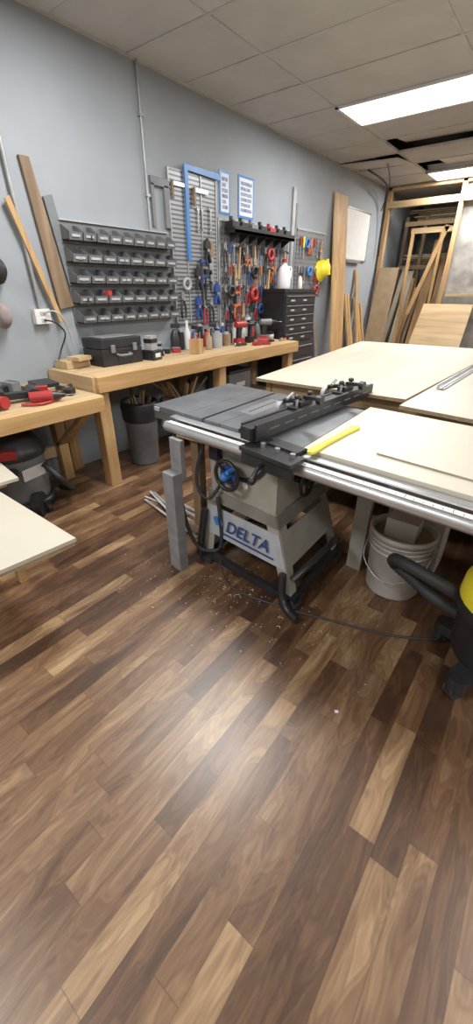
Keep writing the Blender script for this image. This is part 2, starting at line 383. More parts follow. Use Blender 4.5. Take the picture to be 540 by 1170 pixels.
def handsaw(o):
    o.prism([(-.02,-.12),(.06,-.12),(.09,-.50),(.05,-.50)],.025,.028,steel)
    o.prism([(-.04,0),(.05,.0),(.07,-.06),(.06,-.14),(-.03,-.14),(-.045,-.10),(-.02,-.07)],.015,.038,oldwood)
def taperoll(o,m=blue): o.ring((0,.04,-.06),.045,.016,m,n=20); o.cyl((0,0,-.015),(0,.06,-.015),.004,galv,n=6)
def square(o):
    o.bb((-.012,.02,-.14),(.012,.04,0),oldwood); o.bb((0,.027,-.035),(.20,.031,0),steel)
def snips(o,m=red):
    for s in(-1,1):
        o.prism([(0,-.0),(s*.012,-.03),(s*.012,-.08),(-s*.004,-.09)],.02,.028,steel)
        o.ring((s*.03,.024,-.15),.024,.006,m); o.tube([(0,.024,-.085),(s*.012,.024,-.11),(s*.018,.024,-.13)],.006,m,6,2)
def brush(o):
    o.prism([(-.008,0),(.008,0),(.012,-.10),(.03,-.13),(-.03,-.13),(-.012,-.10)],.02,.035,pine_z); o.bb((-.03,.02,-.16),(.03,.036,-.13),steel); o.bb((-.028,.018,-.21),(.028,.038,-.16),card)
def chisel(o,m=yellow):
    o.cyl((0,.03,0),(0,.03,-.11),.015,m,.012,n=10); o.bb((-.009,.026,-.23),(.009,.034,-.11),steel)
def tool(name,fn,y,z,roll=0,sc=1,off=.012,**k):
    o=B();o.T=wallT(y,z,off,roll,scale=sc);fn(o,**k);o.done(name,.001)
tool('hand_saw',handsaw,3.66,1.84,4,.9)
tool('bar_clamp',clamp,3.50,1.68,0,1,m=dblue)
tool('bar_clamp',clamp,3.56,1.60,0,1,m=blackm,l=.38)
tool('spring_clamp',springclamp,3.45,1.62,0,1.2,m=blackm)
tool('spring_clamp',springclamp,3.60,1.86,0,1.2,m=blackm)
tool('spring_clamp',springclamp,3.74,1.48,0,1.2,m=dblue)
tool('spring_clamp',springclamp,3.44,1.36,0,1.2,m=dblue)
tool('pliers',pliers,3.55,1.32,0,1.2,m=red); tool('pliers',pliers,3.65,1.34,0,1.2,m=black)
tool('masking_tape_roll',taperoll,3.28,1.52,0,1,m=lgrey)
tool('pliers',pliers,3.22,1.40,0,1.2,m=black)
tool('combination_square',square,3.17,2.25,0,.9)
tool('combination_square',square,3.45,2.24,0,1.0)
tool('wrench',wrench,3.5,2.1); tool('wrench',wrench,3.56,2.1,0,.9); tool('wrench',wrench,3.68,2.12,0,1.1)
o=B(); o.bb((WX+.024,3.92,1.93),(WX+.16,5.12,1.96),blackm); o.bb((WX+.15,3.92,1.93),(WX+.16,5.12,1.99),blackm)
for k in range(7):
    y=4.0+k*.17; o.hexa([(WX+.024,y,1.85),(WX+.14,y,1.92),(WX+.14,y+.01,1.92),(WX+.024,y+.01,1.85)],[(WX+.024,y,1.94),(WX+.14,y,1.94),(WX+.14,y+.01,1.94),(WX+.024,y+.01,1.94)],blackm)
o.done('wall_tool_shelf',.002)
def drill(o,m=red):
    o.cyl((-.09,0,0),(.05,0,0),.034,m,.036,n=14); o.cyl((.05,0,0),(.09,0,0),.03,black,.022,n=14); o.cyl((.09,0,0),(.125,0,0),.018,blackm,.012,n=12); o.cyl((.125,0,0),(.2,0,0),.003,steel,n=6)
    o.prism([(-.06,-.02),(-.01,-.02),(-.02,-.14),(-.07,-.14)],-.017,.017,black); o.bb((-.095,-.035,-.20),(.02,.035,-.14),m); o.bb((-.09,-.036,-.205),(.01,.036,-.185),black)
    o.prism([(-.01,-.03),(.008,-.035),(-.005,-.07),(-.02,-.07)],-.008,.008,black)
def put(name,fn,loc,rz=0,sc=1,bevel=.002,**k):
    o=B(); o.T=Matrix.Translation(loc)@Matrix.Rotation(R(rz),4,'Z')@Matrix.Scale(sc,4); fn(o,**k); return o.done(name,bevel)
def lay(name,fn,loc,rz=0,sc=1,rx=90,**k):
    o=B(); o.T=Matrix.Translation(loc)@Matrix.Rotation(R(rz),4,'Z')@Matrix.Rotation(R(rx),4,'X')@Matrix.Scale(sc,4); fn(o,**k); return o.done(name,.002)
for y,m_ in((3.98,black),(4.14,black),(4.32,grey),(4.5,black),(4.68,red),(4.85,black),(5.02,black)):
    o=B(); o.T=Matrix.Translation((WX+.08,y,1.961)); o.bb((-.05,-.06,0),(.05,.06,.07),m_); o.cyl((0,-.03,.07),(0,-.03,.11),.02,m_); o.bb((-.03,0,.07),(.03,.05,.085),lgrey); o.done('tool_battery_pack',.004)
kinds=[('pliers',pliers),('screwdriver',screwdriver),('wrench',wrench),('hammer',hammer),('spring_clamp',springclamp),('tin_snips',snips),('wood_chisel',chisel),('paint_brush',brush),('adjustable_wrench',wrench),('screwdriver',screwdriver),('pliers',pliers),('tape_roll',taperoll)]
cols_=[red,red,orange,black,dblue,red,black,black]
for r,z in enumerate((1.85,1.66,1.46,1.27)):
    y=3.90+.02*(r%2)
    k=r*5
    while y<5.14:
        nm,fn=kinds[k%len(kinds)];k+=1
        if r>1 and fn is hammer: nm,fn='pliers',pliers
        kw={}
        if fn in(pliers,screwdriver,springclamp,snips,chisel,taperoll): kw['m']=random.choice(cols_)
        if fn is wrench: kw['m']=random.choice([steel,blackm])
        tool(nm,fn,y,z,random.uniform(-6,6),random.uniform(.95,1.15),**kw)
        y+=random.uniform(.07,.10)
tool('bar_clamp',clamp,4.05,1.40,0,1,m=orange,l=.4)
tool('coil_of_cord',taperoll,4.42,1.44,0,1.3,m=red)
for i,y in enumerate((5.48,5.56,5.64,5.75,5.86,5.97,6.08)):
    nm,fn=kinds[(i*5+1)%len(kinds)]; tool(nm,fn,y,2.02,random.uniform(-4,4),1.1)
    nm,fn=kinds[(i*3+2)%len(kinds)]
    tool(nm,fn,y,1.70,random.uniform(-4,4),1.1)
o=B(); o.T=Matrix.Translation((WX+.03,6.12,1.66))@Matrix.Rotation(R(75),4,'Y')
o.lathe([(.0,.15),(.05,.145),(.09,.115),(.115,.07),(.125,.0),(.15,-.012),(.152,-.02),(.12,-.015),(.115,0)],yellow,n=24); o.box((0,0,.13),(.2,.03,.03),yellow); o.done('hard_hat')
tool('tape_roll',taperoll,5.98,1.48,0,1.2,m=red)
o=B(); o.T=wallT(0,0); o.bb((5.26,.002,1.55),(5.33,.03,2.5),galv); o.bb((5.36,.002,1.6),(5.40,.02,2.35),grey); o.done('spirit_level',.002)

# ---------------------------------------------------------------- tool chest
o=B(); x0,x1,a,b=-3.17,-2.80,4.60,5.40
o.bb((x0,a,.08),(x1,b,.80),blackm); o.bb((x0,a+.01,.80),(x1-.03,b-.01,1.38),blackm); o.bb((x0,a,1.38),(x1-.02,b,1.42),black)
for i in range(4):
    z=.12+i*.17; o.bb((x1,a+.03,z),(x1+.012,b-.03,z+.155),black); o.bb((x1+.012,a+.08,z+.12),(x1+.025,b-.08,z+.135),steel)
for i in range(5):
    z=.83+i*.107; o.bb((x1-.03,a+.03,z),(x1-.018,b-.03,z+.097),black)
    o.bb((x1-.018,a+.06,z+.078),(x1-.006,b-.06,z+.086),grey)
    for q in (.15,.45): o.bb((x1-.018,a+q,z+.025),(x1-.014,a+q+.09,z+.045),lgrey)
for y in(a+.06,b-.06):
    for x in(x0+.06,x1-.06): o.cyl((x,y-.015,.04),(x,y+.015,.04),.04,rubber)
o.done('rolling_tool_chest',.003)
def jug(o,m=white,cap=red):
    o.lathe([(0,0),(.075,0),(.08,.02),(.08,.15),(.06,.20),(.025,.235),(.022,.26),(0,.26)],m,n=20,sy=.7)
    o.tube([(.05,0,.21),(.085,0,.20),(.088,0,.13),(.075,0,.10)],.011,m,8); o.cyl((0,0,.255),(0,0,.285),.026,cap)
def bottle(o,m=white,cap=black,h=.2,r=.035):
    o.lathe([(0,0),(r,0),(r*1.02,.01),(r,h*.65),(r*.45,h*.82),(r*.4,h),(0,h)],m,n=16); o.cyl((0,0,h*.95),(0,0,h*1.1),r*.48,cap)
def can_(o,m=red,h=.15,r=.035):
    o.cyl((0,0,0),(0,0,h),r,m,n=18); o.ring((0,0,h),r*.95,.003,steel,'z'); o.ring((0,0,.003),r,.003,steel,'z'); o.cyl((0,0,h),(0,0,h+.02),r*.55,lgrey,n=14)
def sprayer(o,m=white):
    o.lathe([(0,0),(.04,0),(.042,.1),(.03,.15),(.014,.18),(0,.18)],m,n=16); o.box((.01,0,.21),(.08,.025,.035),black); o.box((.03,0,.18),(.01,.015,.04),black,(0,-20,0))
put('plastic_jug',jug,(-3.0,4.85,1.421),60,1.1)
put('spray_bottle',sprayer,(-3.0,5.25,1.421),30,.8)
put('paint_can',can_,(-3.05,5.08,1.421),0,.7,m=grey)
o=B(); o.bb((-3.12,1.98,.871),(-2.86,2.38,1.00),black); o.bb((-3.12,1.98,1.003),(-2.86,2.38,1.075),black)
for y in(2.06,2.28): o.bb((-2.86,y,.97),(-2.845,y+.04,1.03),grey)
o.tube([(-2.86,2.12,.955),(-2.82,2.13,.95),(-2.82,2.23,.95),(-2.86,2.24,.955)],.01,grey); o.bb((-3.08,2.02,1.075),(-2.9,2.34,1.085),grey); o.done('tool_case',.006)
def charger(o):
    o.bb((-.06,-.05,0),(.06,.05,.07),black); o.bb((-.035,-.035,.07),(.035,.035,.17),lgrey); o.bb((-.037,-.037,.12),(.037,.037,.15),black); o.bb((.06,-.03,.02),(.063,.03,.05),white)
put('battery_charger',charger,(-2.88,2.50,.871),10,1.15)
put('battery_charger',charger,(-3.0,2.70,.871),40,.7)
for i in range(4):
    o=B(); o.box((-3.12+.03*i,2.62+.11*i,.893),(.08,.07,.04),[card,grey,black,red][i],(0,0,20*i)); o.box((-3.12+.03*i,2.62+.11*i,.915),(.084,.074,.006),grey,(0,0,20*i)); o.done('small_parts_box',.003)
put('glass_jar',bottle,(-2.95,3.16,.871),0,1,m=lgrey,cap=steel,h=.15,r=.045)
def woodblock(o):
    o.bb((-.05,-.05,0),(.05,.05,.13),pine_z)
    for i in range(6): o.cyl((-.03+.03*(i%3),-.02+.04*(i//3),.13),(-.03+.03*(i%3),-.02+.04*(i//3),.17+.02*(i%2)),.006,steel if i%2 else red,n=8)
put('drill_bit_block',woodblock,(-2.82,3.02,.871),10)
put('glue_bottle',bottle,(-2.92,3.32,.871),0,1,m=card,cap=orange,h=.17,r=.032)
yy=3.0;k=0
while yy<4.5:
    h=random.uniform(.15,.27); m_=random.choice([black,red,black,lgrey,dblue,grey,white,black,orange])
    if k%3==0: put('spray_bottle',sprayer,(-3.09,yy,.871),random.uniform(0,90),random.uniform(.95,1.2),m=m_)
    elif k%3==1: put('spray_can',can_,(-3.1,yy,.871),0,1,m=m_,h=h)
    else: put('glue_bottle',bottle,(-3.1,yy,.871),0,1,m=m_,cap=random.choice([red,black,white]),h=h,r=.033)
    k+=1; yy+=.095
put('coffee_can',can_,(-2.96,3.50,.871),0,1,m=lgrey,h=.14,r=.055)
put('coffee_can',can_,(-2.98,3.68,.871),0,1,m=oldwood,h=.12,r=.05)
put('cordless_drill',drill,(-2.92,3.88,1.076),80,1.0,m=red)
put('cordless_drill',drill,(-2.96,4.12,1.076),100,1.0,m=black)
put('cordless_drill',drill,(-2.9,4.36,1.076),60,1.0,m=grey)
lay('cordless_drill',drill,(-2.74,4.08,.905),30,.9,m=red)
lay('hammer',hammer,(-2.80,3.70,.85),40)
lay('spring_clamp',springclamp,(-2.76,3.86,.85),-30,1.2,m=red)
lay('pliers',pliers,(-2.72,4.38,.85),20,1.2,m=orange)
o=B()
for i in range(3): o.box((-3.0,4.49,.885+.03*i),(.18,.09,.028),[card,white,black][i],(0,0,4*i))
o.done('stack_of_boxes',.002)
o=B(); o.bb((-3.17,1.74,.872),(-3.0,1.95,.93),pine_y); o.box((-3.0,1.86,.945),(.12,.14,.03),pine_y,(0,0,15)); o.done('wood_offcuts',.002)
lay('circular_saw',drill,(-2.68,1.02,.815),200,1.1,m=red)
lay('cordless_nailer',drill,(-2.74,1.30,.815),160,1.2,m=black)
lay('cordless_drill',drill,(-2.58,1.30,.81),60,1.0,m=red)
lay('spring_clamp',springclamp,(-2.6,1.50,.755),70,1.3,m=black)
lay('cordless_drill',drill,(-2.95,1.12,.81),10,1.1,m=grey)
put('spray_can',can_,(-3.1,1.0,.771),0,1,m=white,h=.14)
o=B(); o.tube([(-2.6,1.15,.782),(-2.52,1.25,.782),(-2.60,1.42,.782),(-2.75,1.46,.782),(-2.85,1.35,.782),(-2.9,1.2,.782)],.009,red); o.done('air_hose')
o=B(); o.box((-2.98,1.50,.786),(.3,.2,.03),card,(0,0,10)); o.box((-2.95,1.50,.815),(.22,.15,.026),black,(0,0,-10)); o.done('sandpaper_boxes',.002)

# ---------------------------------------------------------------- bin, scraps under bench
bx_,by_=-2.81,2.24
o=B(); o.lathe([(0,.0),(.12,.0),(.125,.02),(.15,.52),(.16,.53),(.16,.55),(.148,.55),(.14,.5),(.11,.04),(0,.04)],grey,(bx_,by_,0),28)
o.lathe([(.15,.40),(.158,.42),(.166,.55),(.155,.575),(.145,.56),(.13,.45)],black,(bx_,by_,0),18)
for i in range(5): o.bar((bx_+random.uniform(-.07,.07),by_+random.uniform(-.07,.07),.1),(bx_+random.uniform(-.12,.12),by_+random.uniform(-.12,.12),.58+random.random()*.1),.03,.012,oldwood)
o.done('trash_can')
o=B(); o.bb((-3.1,2.75,.321),(-2.75,3.0,.335),card)
for a_,b_ in(((-3.1,2.75,.321),(-2.75,2.77,.46)),((-3.1,3.06,.321),(-2.75,3.08,.46)),((-3.1,2.75,.321),(-3.08,3.08,.46)),((-2.77,2.75,.321),(-2.75,3.08,.46))): o.bb(a_,b_,card)
for i in range(18): o.bar((random.uniform(-3.05,-2.8),random.uniform(2.8,3.0),.34),(random.uniform(-3.12,-2.75),random.uniform(2.6,3.30),random.uniform(.56,.68)),.035,.015,random.choice([pine_z,oldwood,ply]))
o.done('box_of_wood_scraps')
o=B(); o.bb((-3.1,3.5,.321),(-2.8,3.9,.60),grey); o.bb((-3.11,3.49,.60),(-2.79,3.91,.63),black); o.bb((-2.8,3.62,.45),(-2.79,3.78,.50),white); o.done('storage_tote',.01)

# ---------------------------------------------------------------- shop vacuum (left)
def vac(o,drum=grey,lid=black,acc=red):
    o.lathe([(0,.10),(.18,.10),(.19,.13),(.20,.42),(.21,.44),(0,.44)],drum,n=28)
    o.lathe([(.215,.43),(.22,.46),(.20,.50),(.14,.60),(.10,.63),(0,.63)],lid,n=28)
    o.tube([(-.08,0,.61),(-.07,0,.67),(.07,0,.67),(.08,0,.61)],.014,lid)
    o.bb((.15,-.05,.46),(.225,.05,.52),acc); o.cyl((.12,0,.36),(.27,0,.36),.035,lid,n=14)
    o.lathe([(.15,.10),(.21,.10),(.215,.06),(.14,.05),(0,.05)],lid,n=28)
    for k in range(4):
        a=math.pi/4+k*math.pi/2; x,y=.21*math.cos(a),.21*math.sin(a)
        o.cyl((x,y,.03),(x,y,.09),.028,lid,n=10); o.cyl((x-.012,y+.012,.035),(x+.012,y-.012,.035),.035,rubber,n=16)
o=B(); o.T=Matrix.Translation((-2.82,1.10,0))@Matrix.Rotation(R(-30),4,'Z')@Matrix.Scale(.97,4); vac(o,grey,black,red)
o.T=Matrix.Translation((-2.82,1.10,0)); o.cyl((.18,-.02,.09),(.22,.02,.09),.085,black,n=20); o.tube([(.2,.1,.36),(.30,.15,.25),(.22,.26,.12),(.0,.28,.06)],.022,black)
o.hexa([(.205,-.06,.28),(.21,-.06,.28),(.175,.11,.28),(.17,.11,.28)],[(.207,-.06,.36),(.212,-.06,.36),(.177,.11,.36),(.172,.11,.36)],white)
o.done('shop_vacuum')

# ---------------------------------------------------------------- melamine sheets stack
o=B()
def sheet(o,pts,z,t,m=mel,e=plyedge):
    o.prism(pts,z-t+.0015,z-.0015,e,'xy'); o.prism(pts,z-.0015,z,m,'xy'); o.prism(pts,z-t,z-t+.0015,m,'xy')
sheet(o,[(-2.5,.40),(-1.50,.40),(-1.47,.73),(-2.45,.745)],.45,.018,mel,mel)
sheet(o,[(-2.52,.38),(-1.505,.41),(-1.475,.725),(-2.47,.735)],.432,.018,mel,plyedge)
sheet(o,[(-2.55,.35),(-2.22,.5),(-2.20,.85),(-2.58,.90)],.50,.018,mel,mel)
o.bb((-2.5,.45,.45),(-2.25,.8,.482),pine_y)
o.done('melamine_sheets')
o=B()
for y in(.45,.66):
    o.bb((-2.45,y-.04,.376),(-1.95,y,.414),pine_x)
    for x in(-2.40,-1.98): o.bb((x-.04,y-.04,0),(x,y,.376),pine_z)
o.bb((-2.4,.45,.1),(-2.36,.66,.14),pine_y)
o.done('low_wood_stand',.002)

# ---------------------------------------------------------------- table saw
O=Vector((-1.71,1.46,0)); ex=Vector((.995,-.095,0)); ey=Vector((-.03,1.0,0))
SM=Matrix(((ex.x,ey.x,0,O.x),(ex.y,ey.y,0,O.y),(0,0,1,0),(0,0,0,1)))
o=B(); o.T=SM
D=.70
def topstrip(a,b,z=.86): o.bb((a,0,z-.035),(b,D,z),iron)
topstrip(.0,.27); topstrip(.273,.395); topstrip(.415,.52);topstrip(.523,.645);topstrip(.665,.76); topstrip(.763,1.0)
o.bb((.395,0,.825),(.415,D,.848),blackm);o.bb((.645,0,.825),(.665,D,.848),blackm)
o.bb((.47,.22,.8585),(.57,.55,.8605),steel); o.bb((.515,.25,.8605),(.523,.52,.8612),black)
for y in(0,D-.02): o.bb((0,y,.79),(1.0,y+.02,.83),iron)
o.bb((0,0,.79),(.015,D,.83),iron)
for i in range(5): o.bb((.02,.08+i*.13,.80),(.25,.09+i*.13,.826),iron)
o.bb((.02,-.011,.835),(.06,-.002,.855),labelm)
o.bb((.20,-.012,.775),(2.35,-.004,.845),steel)
o.bb((.20,-.05,.838),(2.35,-.004,.845),alu)
o.cyl((.20,-.078,.803),(2.35,-.078,.803),.027,alu,n=20)
o.bb((.22,-.092,.8285),(2.33,-.062,.8305),white)
for i in range(60): o.bb((.4+i*.03,-.09,.8305),(.402+i*.03,-.075 if i%5 else -.066,.8308),black)
o.cyl((.185,-.078,.803),(.20,-.078,.803),.029,black)
for i in range(6): o.cyl((.3+i*.36,-.06,.80),(.3+i*.36,-.0,.80),.008,steel,n=8)
o.bb((.2,D+.004,.775),(2.0,D+.012,.845),blackm)
fy0,fy1=-.11,1.03
o.T=SM@Matrix.Translation((.80,0,0))@Matrix.Rotation(R(-5.5),4,'Z')
o.bb((-.05,fy0,.868),(.015,fy1,.922),black); o.bb((.016,fy0+.02,.868),(.03,fy1-.02,.935),blackm)
o.bb((-.065,fy0+.02,.868),(-.051,fy1-.02,.927),blackm)
for i in range(9): o.bb((.03,.0+i*.11,.90),(.0312,.07+i*.11,.905),grey)
o.bb((-.02,fy0-.005,.872),(.012,fy0+.0,.918),blackm)
o.bb((-.02,-.15,.836),(.26,-.045,.852),blackm); o.bb((-.03,-.125,.77),(.25,-.108,.836),black)
o.bb((.06,-.05,.848),(.22,.02,.862),black)
for x in(.06,.14,.22): o.cyl((x,-.08,.852),(x,-.08,.868),.012,steel,n=10)
o.tube([(.10,-.12,.80),(.10,-.16,.79),(.10,-.19,.76)],.01,blackm); o.ball((.10,-.195,.75),.018,black)
for y in(.33,.76):
    o.bb((-.06,y-.09,.924),(.02,y+.09,.934),blackm)
    o.bb((-.05,y-.05,.934),(.0,y+.05,.955),blackm)
    for q in(-.06,.05):
        o.cyl((-.02,y+q,.934),(-.02,y+q,.975),.007,alu,n=10); o.ball((-.02,y+q,.98),.017,black,10,(1,1,.7))
    o.bar((-.03,y,.955),(-.12,y-.04,.94),.03,.018,blackm); o.bar((-.03,y+.02,.965),(.08,y-.0,.975),.025,.015,blackm)
    o.cyl((-.14,y-.05,.905),(-.115,y-.05,.905),.032,lgrey,n=18); o.cyl((.07,y-.015,.975),(.095,y-.015,.975),.022,black,n=16)
    o.cyl((-.09,y-.05,.955),(-.09,y+.0,.975),.008,alu,n=8)
o.T=SM
cx0,cx1,cy0,cy1=.40,.86,.04,.56
o.hexa([(cx0+.02,cy0,.44),(cx1-.0,cy0,.44),(cx1-.0,cy1,.44),(cx0+.02,cy1,.44)],[(cx0,cy0,.825),(cx1,cy0,.825),(cx1,cy1,.825),(cx0,cy1,.825)],beige)
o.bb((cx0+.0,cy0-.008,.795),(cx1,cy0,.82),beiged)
arc=[(.62+.19*math.cos(R(t)),.78+.19*math.sin(R(t))) for t in range(215,350,12)]
o.tube([(x,cy0-.004,z) for x,z in arc],.012,black,6,1)
def wheel(o,x,y,z,r,rim,hub):
    o.ring((x,y,z),r,.011,rim,'y',28,8); o.cyl((x,y+.03,z),(x,y-.02,z),.022,hub,n=14); o.ball((x,y-.02,z),.022,hub)
    for k in range(4):
        a=R(45+90*k); o.bar((x,y,z),(x+r*math.cos(a),y,z+r*math.sin(a)),.016,.01,rim,up=(0,1,0))
    o.cyl((x+.7*r,y-.01,z+.7*r),(x+.7*r,y-.06,z+.7*r),.011,hub,n=10)
wheel(o,.59,cy0-.07,.62,.075,blackm,blue); o.cyl((.59,cy0-.06,.62),(.59,cy0-.045,.62),.052,dblue,.052,20); o.cyl((.59,cy0-.05,.62),(.59,cy0,.62),.014,steel)
o.ball((.675,cy0-.02,.57),.02,white,10,(1,.6,1)); o.bb((.44,cy0-.04,.66),(.50,cy0,.77),black); o.bb((.455,cy0-.045,.73),(.485,cy0-.04,.75),red)
tops=[(cx0,cy0),(cx1,cy0),(cx1,cy1),(cx0,cy1)]
feet=[(cx0-.02,cy0-.04),(cx1+.16,cy0-.04),(cx1+.16,cy1+.0),(cx0-.02,cy1+.03)]
for k,((tx,ty),(fx,fy)) in enumerate(zip(tops,feet)):
    sx=1 if k in(0,3) else -1; sy=1 if k in(0,1) else -1
    w1,w2=.075,.055
    o.hexa([(fx,fy,.03),(fx+sx*w2,fy,.03),(fx+sx*w2,fy+sy*.006,.03),(fx,fy+sy*.006,.03)],[(tx,ty-.004*sy,.47),(tx+sx*w1,ty-.004*sy,.47),(tx+sx*w1,ty+sy*.006,.47),(tx,ty+sy*.006,.47)],beige)
    o.hexa([(fx,fy,.03),(fx+sx*.006,fy,.03),(fx+sx*.006,fy+sy*w2,.03),(fx,fy+sy*w2,.03)],[(tx-sx*.004,ty,.47),(tx+sx*.006,ty,.47),(tx+sx*.006,ty+sy*w1,.47),(tx-sx*.004,ty+sy*w1,.47)],beige)
    o.box((fx+sx*.02,fy+sy*.02,.016),(.09,.09,.03),rubber); o.cyl((fx+sx*.02,fy+sy*.02,.001),(fx+sx*.02,fy+sy*.02,.05),.02,blackm)
def lp(k,z):
    t=(z-.03)/.44; (tx,ty),(fx,fy)=tops[k],feet[k]; return (fx+(tx-fx)*t,fy+(ty-fy)*t,z)
for a_,b_ in((0,1),(1,2),(2,3),(3,0)):
    p0,p1,p2,p3=lp(a_,.20),lp(b_,.20),lp(b_,.37),lp(a_,.37)
    n=(Vector(p1)-Vector(p0)).cross(Vector((0,0,1))).normalized()*.006
    P_=[Vector(q) for q in(p0,p1,p2,p3)]
    o.hexa([q for q in P_],[q+n for q in P_],labelm if a_==0 else beige)
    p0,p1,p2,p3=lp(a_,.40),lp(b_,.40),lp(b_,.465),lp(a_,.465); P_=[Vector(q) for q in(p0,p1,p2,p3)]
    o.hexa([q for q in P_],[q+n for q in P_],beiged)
o.box((.475,cy0-.034,.30),(.03,.004,.05),blue,(0,-25,0)); o.box((.512,cy0-.034,.30),(.02,.004,.035),blue,(0,-25,0))
o.bb((.50,cy0-.037,.232),(.88,cy0-.031,.239),dblue)
for a_,b_ in((0,1),(1,2),(2,3),(3,0)):
    p,q=lp(a_,.05),lp(b_,.05); o.bar(p,q,.03,.04,blackm)
fx,fy=feet[1]; o.tube([(fx-.06,fy-.02,.20),(fx-.05,fy-.03,.08),(fx+.0,fy-.05,.03),(fx+.07,fy-.07,.026)],.022,blackm)
o.tube([(fx-.02,fy+.02,.16),(fx+.02,fy+.12,.22),(fx+.04,fy+.3,.24),(fx+.02,fy+.46,.20)],.018,blackm)
fx,fy=feet[0]; o.tube([(fx+.01,fy,.34),(fx-.0,fy-.02,.2),(fx-.02,fy-.03,.05)],.024,blackm)
o.T=SM@Matrix.Translation((.95,.62,.54)); o.cyl((-.16,0,0),(.14,0,0),.09,blackm,n=20); o.cyl((.14,0,0),(.17,0,0),.075,grey,n=20); o.bb((-.06,-.05,.08),(.06,.05,.14),blackm)
for i in range(8):
    a=R(45*i); o.bar((-.13,.09*math.cos(a),.09*math.sin(a)),(.12,.09*math.cos(a),.09*math.sin(a)),.012,.012,blackm)
o.T=SM
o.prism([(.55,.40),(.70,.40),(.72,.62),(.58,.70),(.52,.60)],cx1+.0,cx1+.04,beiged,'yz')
o.ring((cx1+.07,.22,.60),.07,.01,blackm,'x',24); o.cyl((cx1,.22,.60),(cx1+.08,.22,.60),.02,blackm)
for k in range(3):
    a=R(120*k+30); o.bar((cx1+.07,.22,.60),(cx1+.07,.22+.07*math.cos(a),.60+.07*math.sin(a)),.01,.014,blackm)
o.T=Matrix.Identity(4)
o.tube([(-1.50,1.40,.80),(-1.45,1.36,.55),(-1.40,1.34,.30),(-1.33,1.36,.12),(-1.24,1.42,.1),(-1.20,1.42,.2),(-1.22,1.42,.45)],.011,rubber,8)
o.tube([(-1.30,1.45,.80),(-1.34,1.40,.60),(-1.32,1.38,.48),(-1.26,1.4,.44),(-1.20,1.44,.55)],.009,rubber,8)
o.tube([(-1.2,1.40,.06),(-1.05,1.30,.012),(-.8,1.32,.01),(-.5,1.40,.01),(-.2,1.5,.01),(.1,1.7,.01)],.005,rubber,6)
saw=o.done('table_saw',.0025)
def text(s,parent,loc,size,m,rot,name='label_text'):
    c=bpy.data.curves.new(name,'FONT'); c.body=s; c.size=size; c.extrude=.0012; c.shear=.25; c.offset=.0008; c.materials.append(m)
    t=bpy.data.objects.new(name,c); scn.collection.objects.link(t); t.location=loc; t.rotation_euler=rot; t.parent=parent; return t
p=SM@Vector((.545,cy0-.036,.262)); text('DELTA',saw,p,.100,dblue,(R(88),0,math.atan2(ex.y,ex.x)))

o=B(); o.T=SM
sheet(o,[(1.005,.0),(2.30,.0),(2.30,.78),(1.005,.78)],.861,.02,mel,mel)
o.bb((1.01,.005,.77),(2.29,.03,.84),pine_x); o.bb((1.01,.74,.77),(2.29,.765,.84),pine_x); o.bb((1.45,.03,.77),(1.49,.74,.84),pine_y); o.bb((2.25,.03,.77),(2.29,.74,.84),pine_y)
for q in((1.10,.52),(2.2,.05),(2.2,.70)): o.bb((q[0],q[1],0),(q[0]+.085,q[1]+.04,.84),pine_z if q[0]>2 else beige)
o.done('extension_table',.001)
o=B(); o.T=Matrix.Translation((-1.40,1.27,0))@Matrix.Rotation(R(-8),4,'Z'); o.bb((-.045,-.03,0),(.045,.03,.60),postg); o.bb((-.045,.03,.55),(.045,.06,.77),postg); o.done('support_post',.003)
o=B(); o.bb((-1.58,1.60,0),(-1.52,1.66,.66),oldwood); o.bb((-1.66,1.56,.66),(-1.36,1.68,.685),pine_x); o.bb((-1.66,1.57,.03),(-1.36,1.61,.07),oldwood); o.done('wood_support_stand',.002)
o=B(); o.T=Matrix.Translation((-.66,1.31,.862))@Matrix.Rotation(R(88),4,'Z')
o.prism([(0,-.014),(.02,-.021),(.12,-.014),(.30,-.015),(.42,-.022),(.44,-.003),(.425,.0),(.43,.020),(.40,.018),(.12,.012),(.03,.016),(0,.006)],0,.012,yellow,'xy'); o.done('push_stick',.002)
o=B(); sheet(o,[(-.45,1.47),(.55,1.33),(.62,1.95),(-.40,2.08)],.869,.006,mel,plyedge); o.done('hardboard_sheet')

# ---------------------------------------------------------------- outfeed table
o=B()
sheet(o,[(-1.62,2.32),(-.61,2.33),(-.50,4.95),(-1.90,4.88)],.885,.019,ply)
sheet(o,[(-.60,2.20),(.95,1.98),(1.1,4.7),(-.52,4.7)],.880,.019,mel)
o.bb((-1.55,2.42,.77),(.9,2.46,.861),pine_x); o.bb((-1.6,4.5,.77),(.9,4.54,.861),pine_x)
o.bb((-1.6,2.42,.77),(-1.56,4.54,.861),pine_y); o.bb((.86,2.42,.77),(.9,4.54,.861),pine_y); o.bb((-.4,2.46,.77),(-.36,4.5,.861),pine_y)
for x in(-1.56,-.40,.78):
    for y in(2.46,4.42): o.bb((x,y,0),(x+.085,y+.085,.861),pine_z)
o.bb((-1.5,2.5,.18),(.8,4.45,.2),oldwood)
o.done('outfeed_table',.001)
o=B(); o.bb((-.545,2.72,.886),(-.50,4.6,.890),alu); o.bb((-.545,2.72,.886),(-.540,4.6,.908),alu); o.bb((-.515,2.72,.89),(-.51,4.6,.90),alu)
for v in o.v: v.x+= (v.y-2.72)*.03
o.done('aluminium_straightedge')
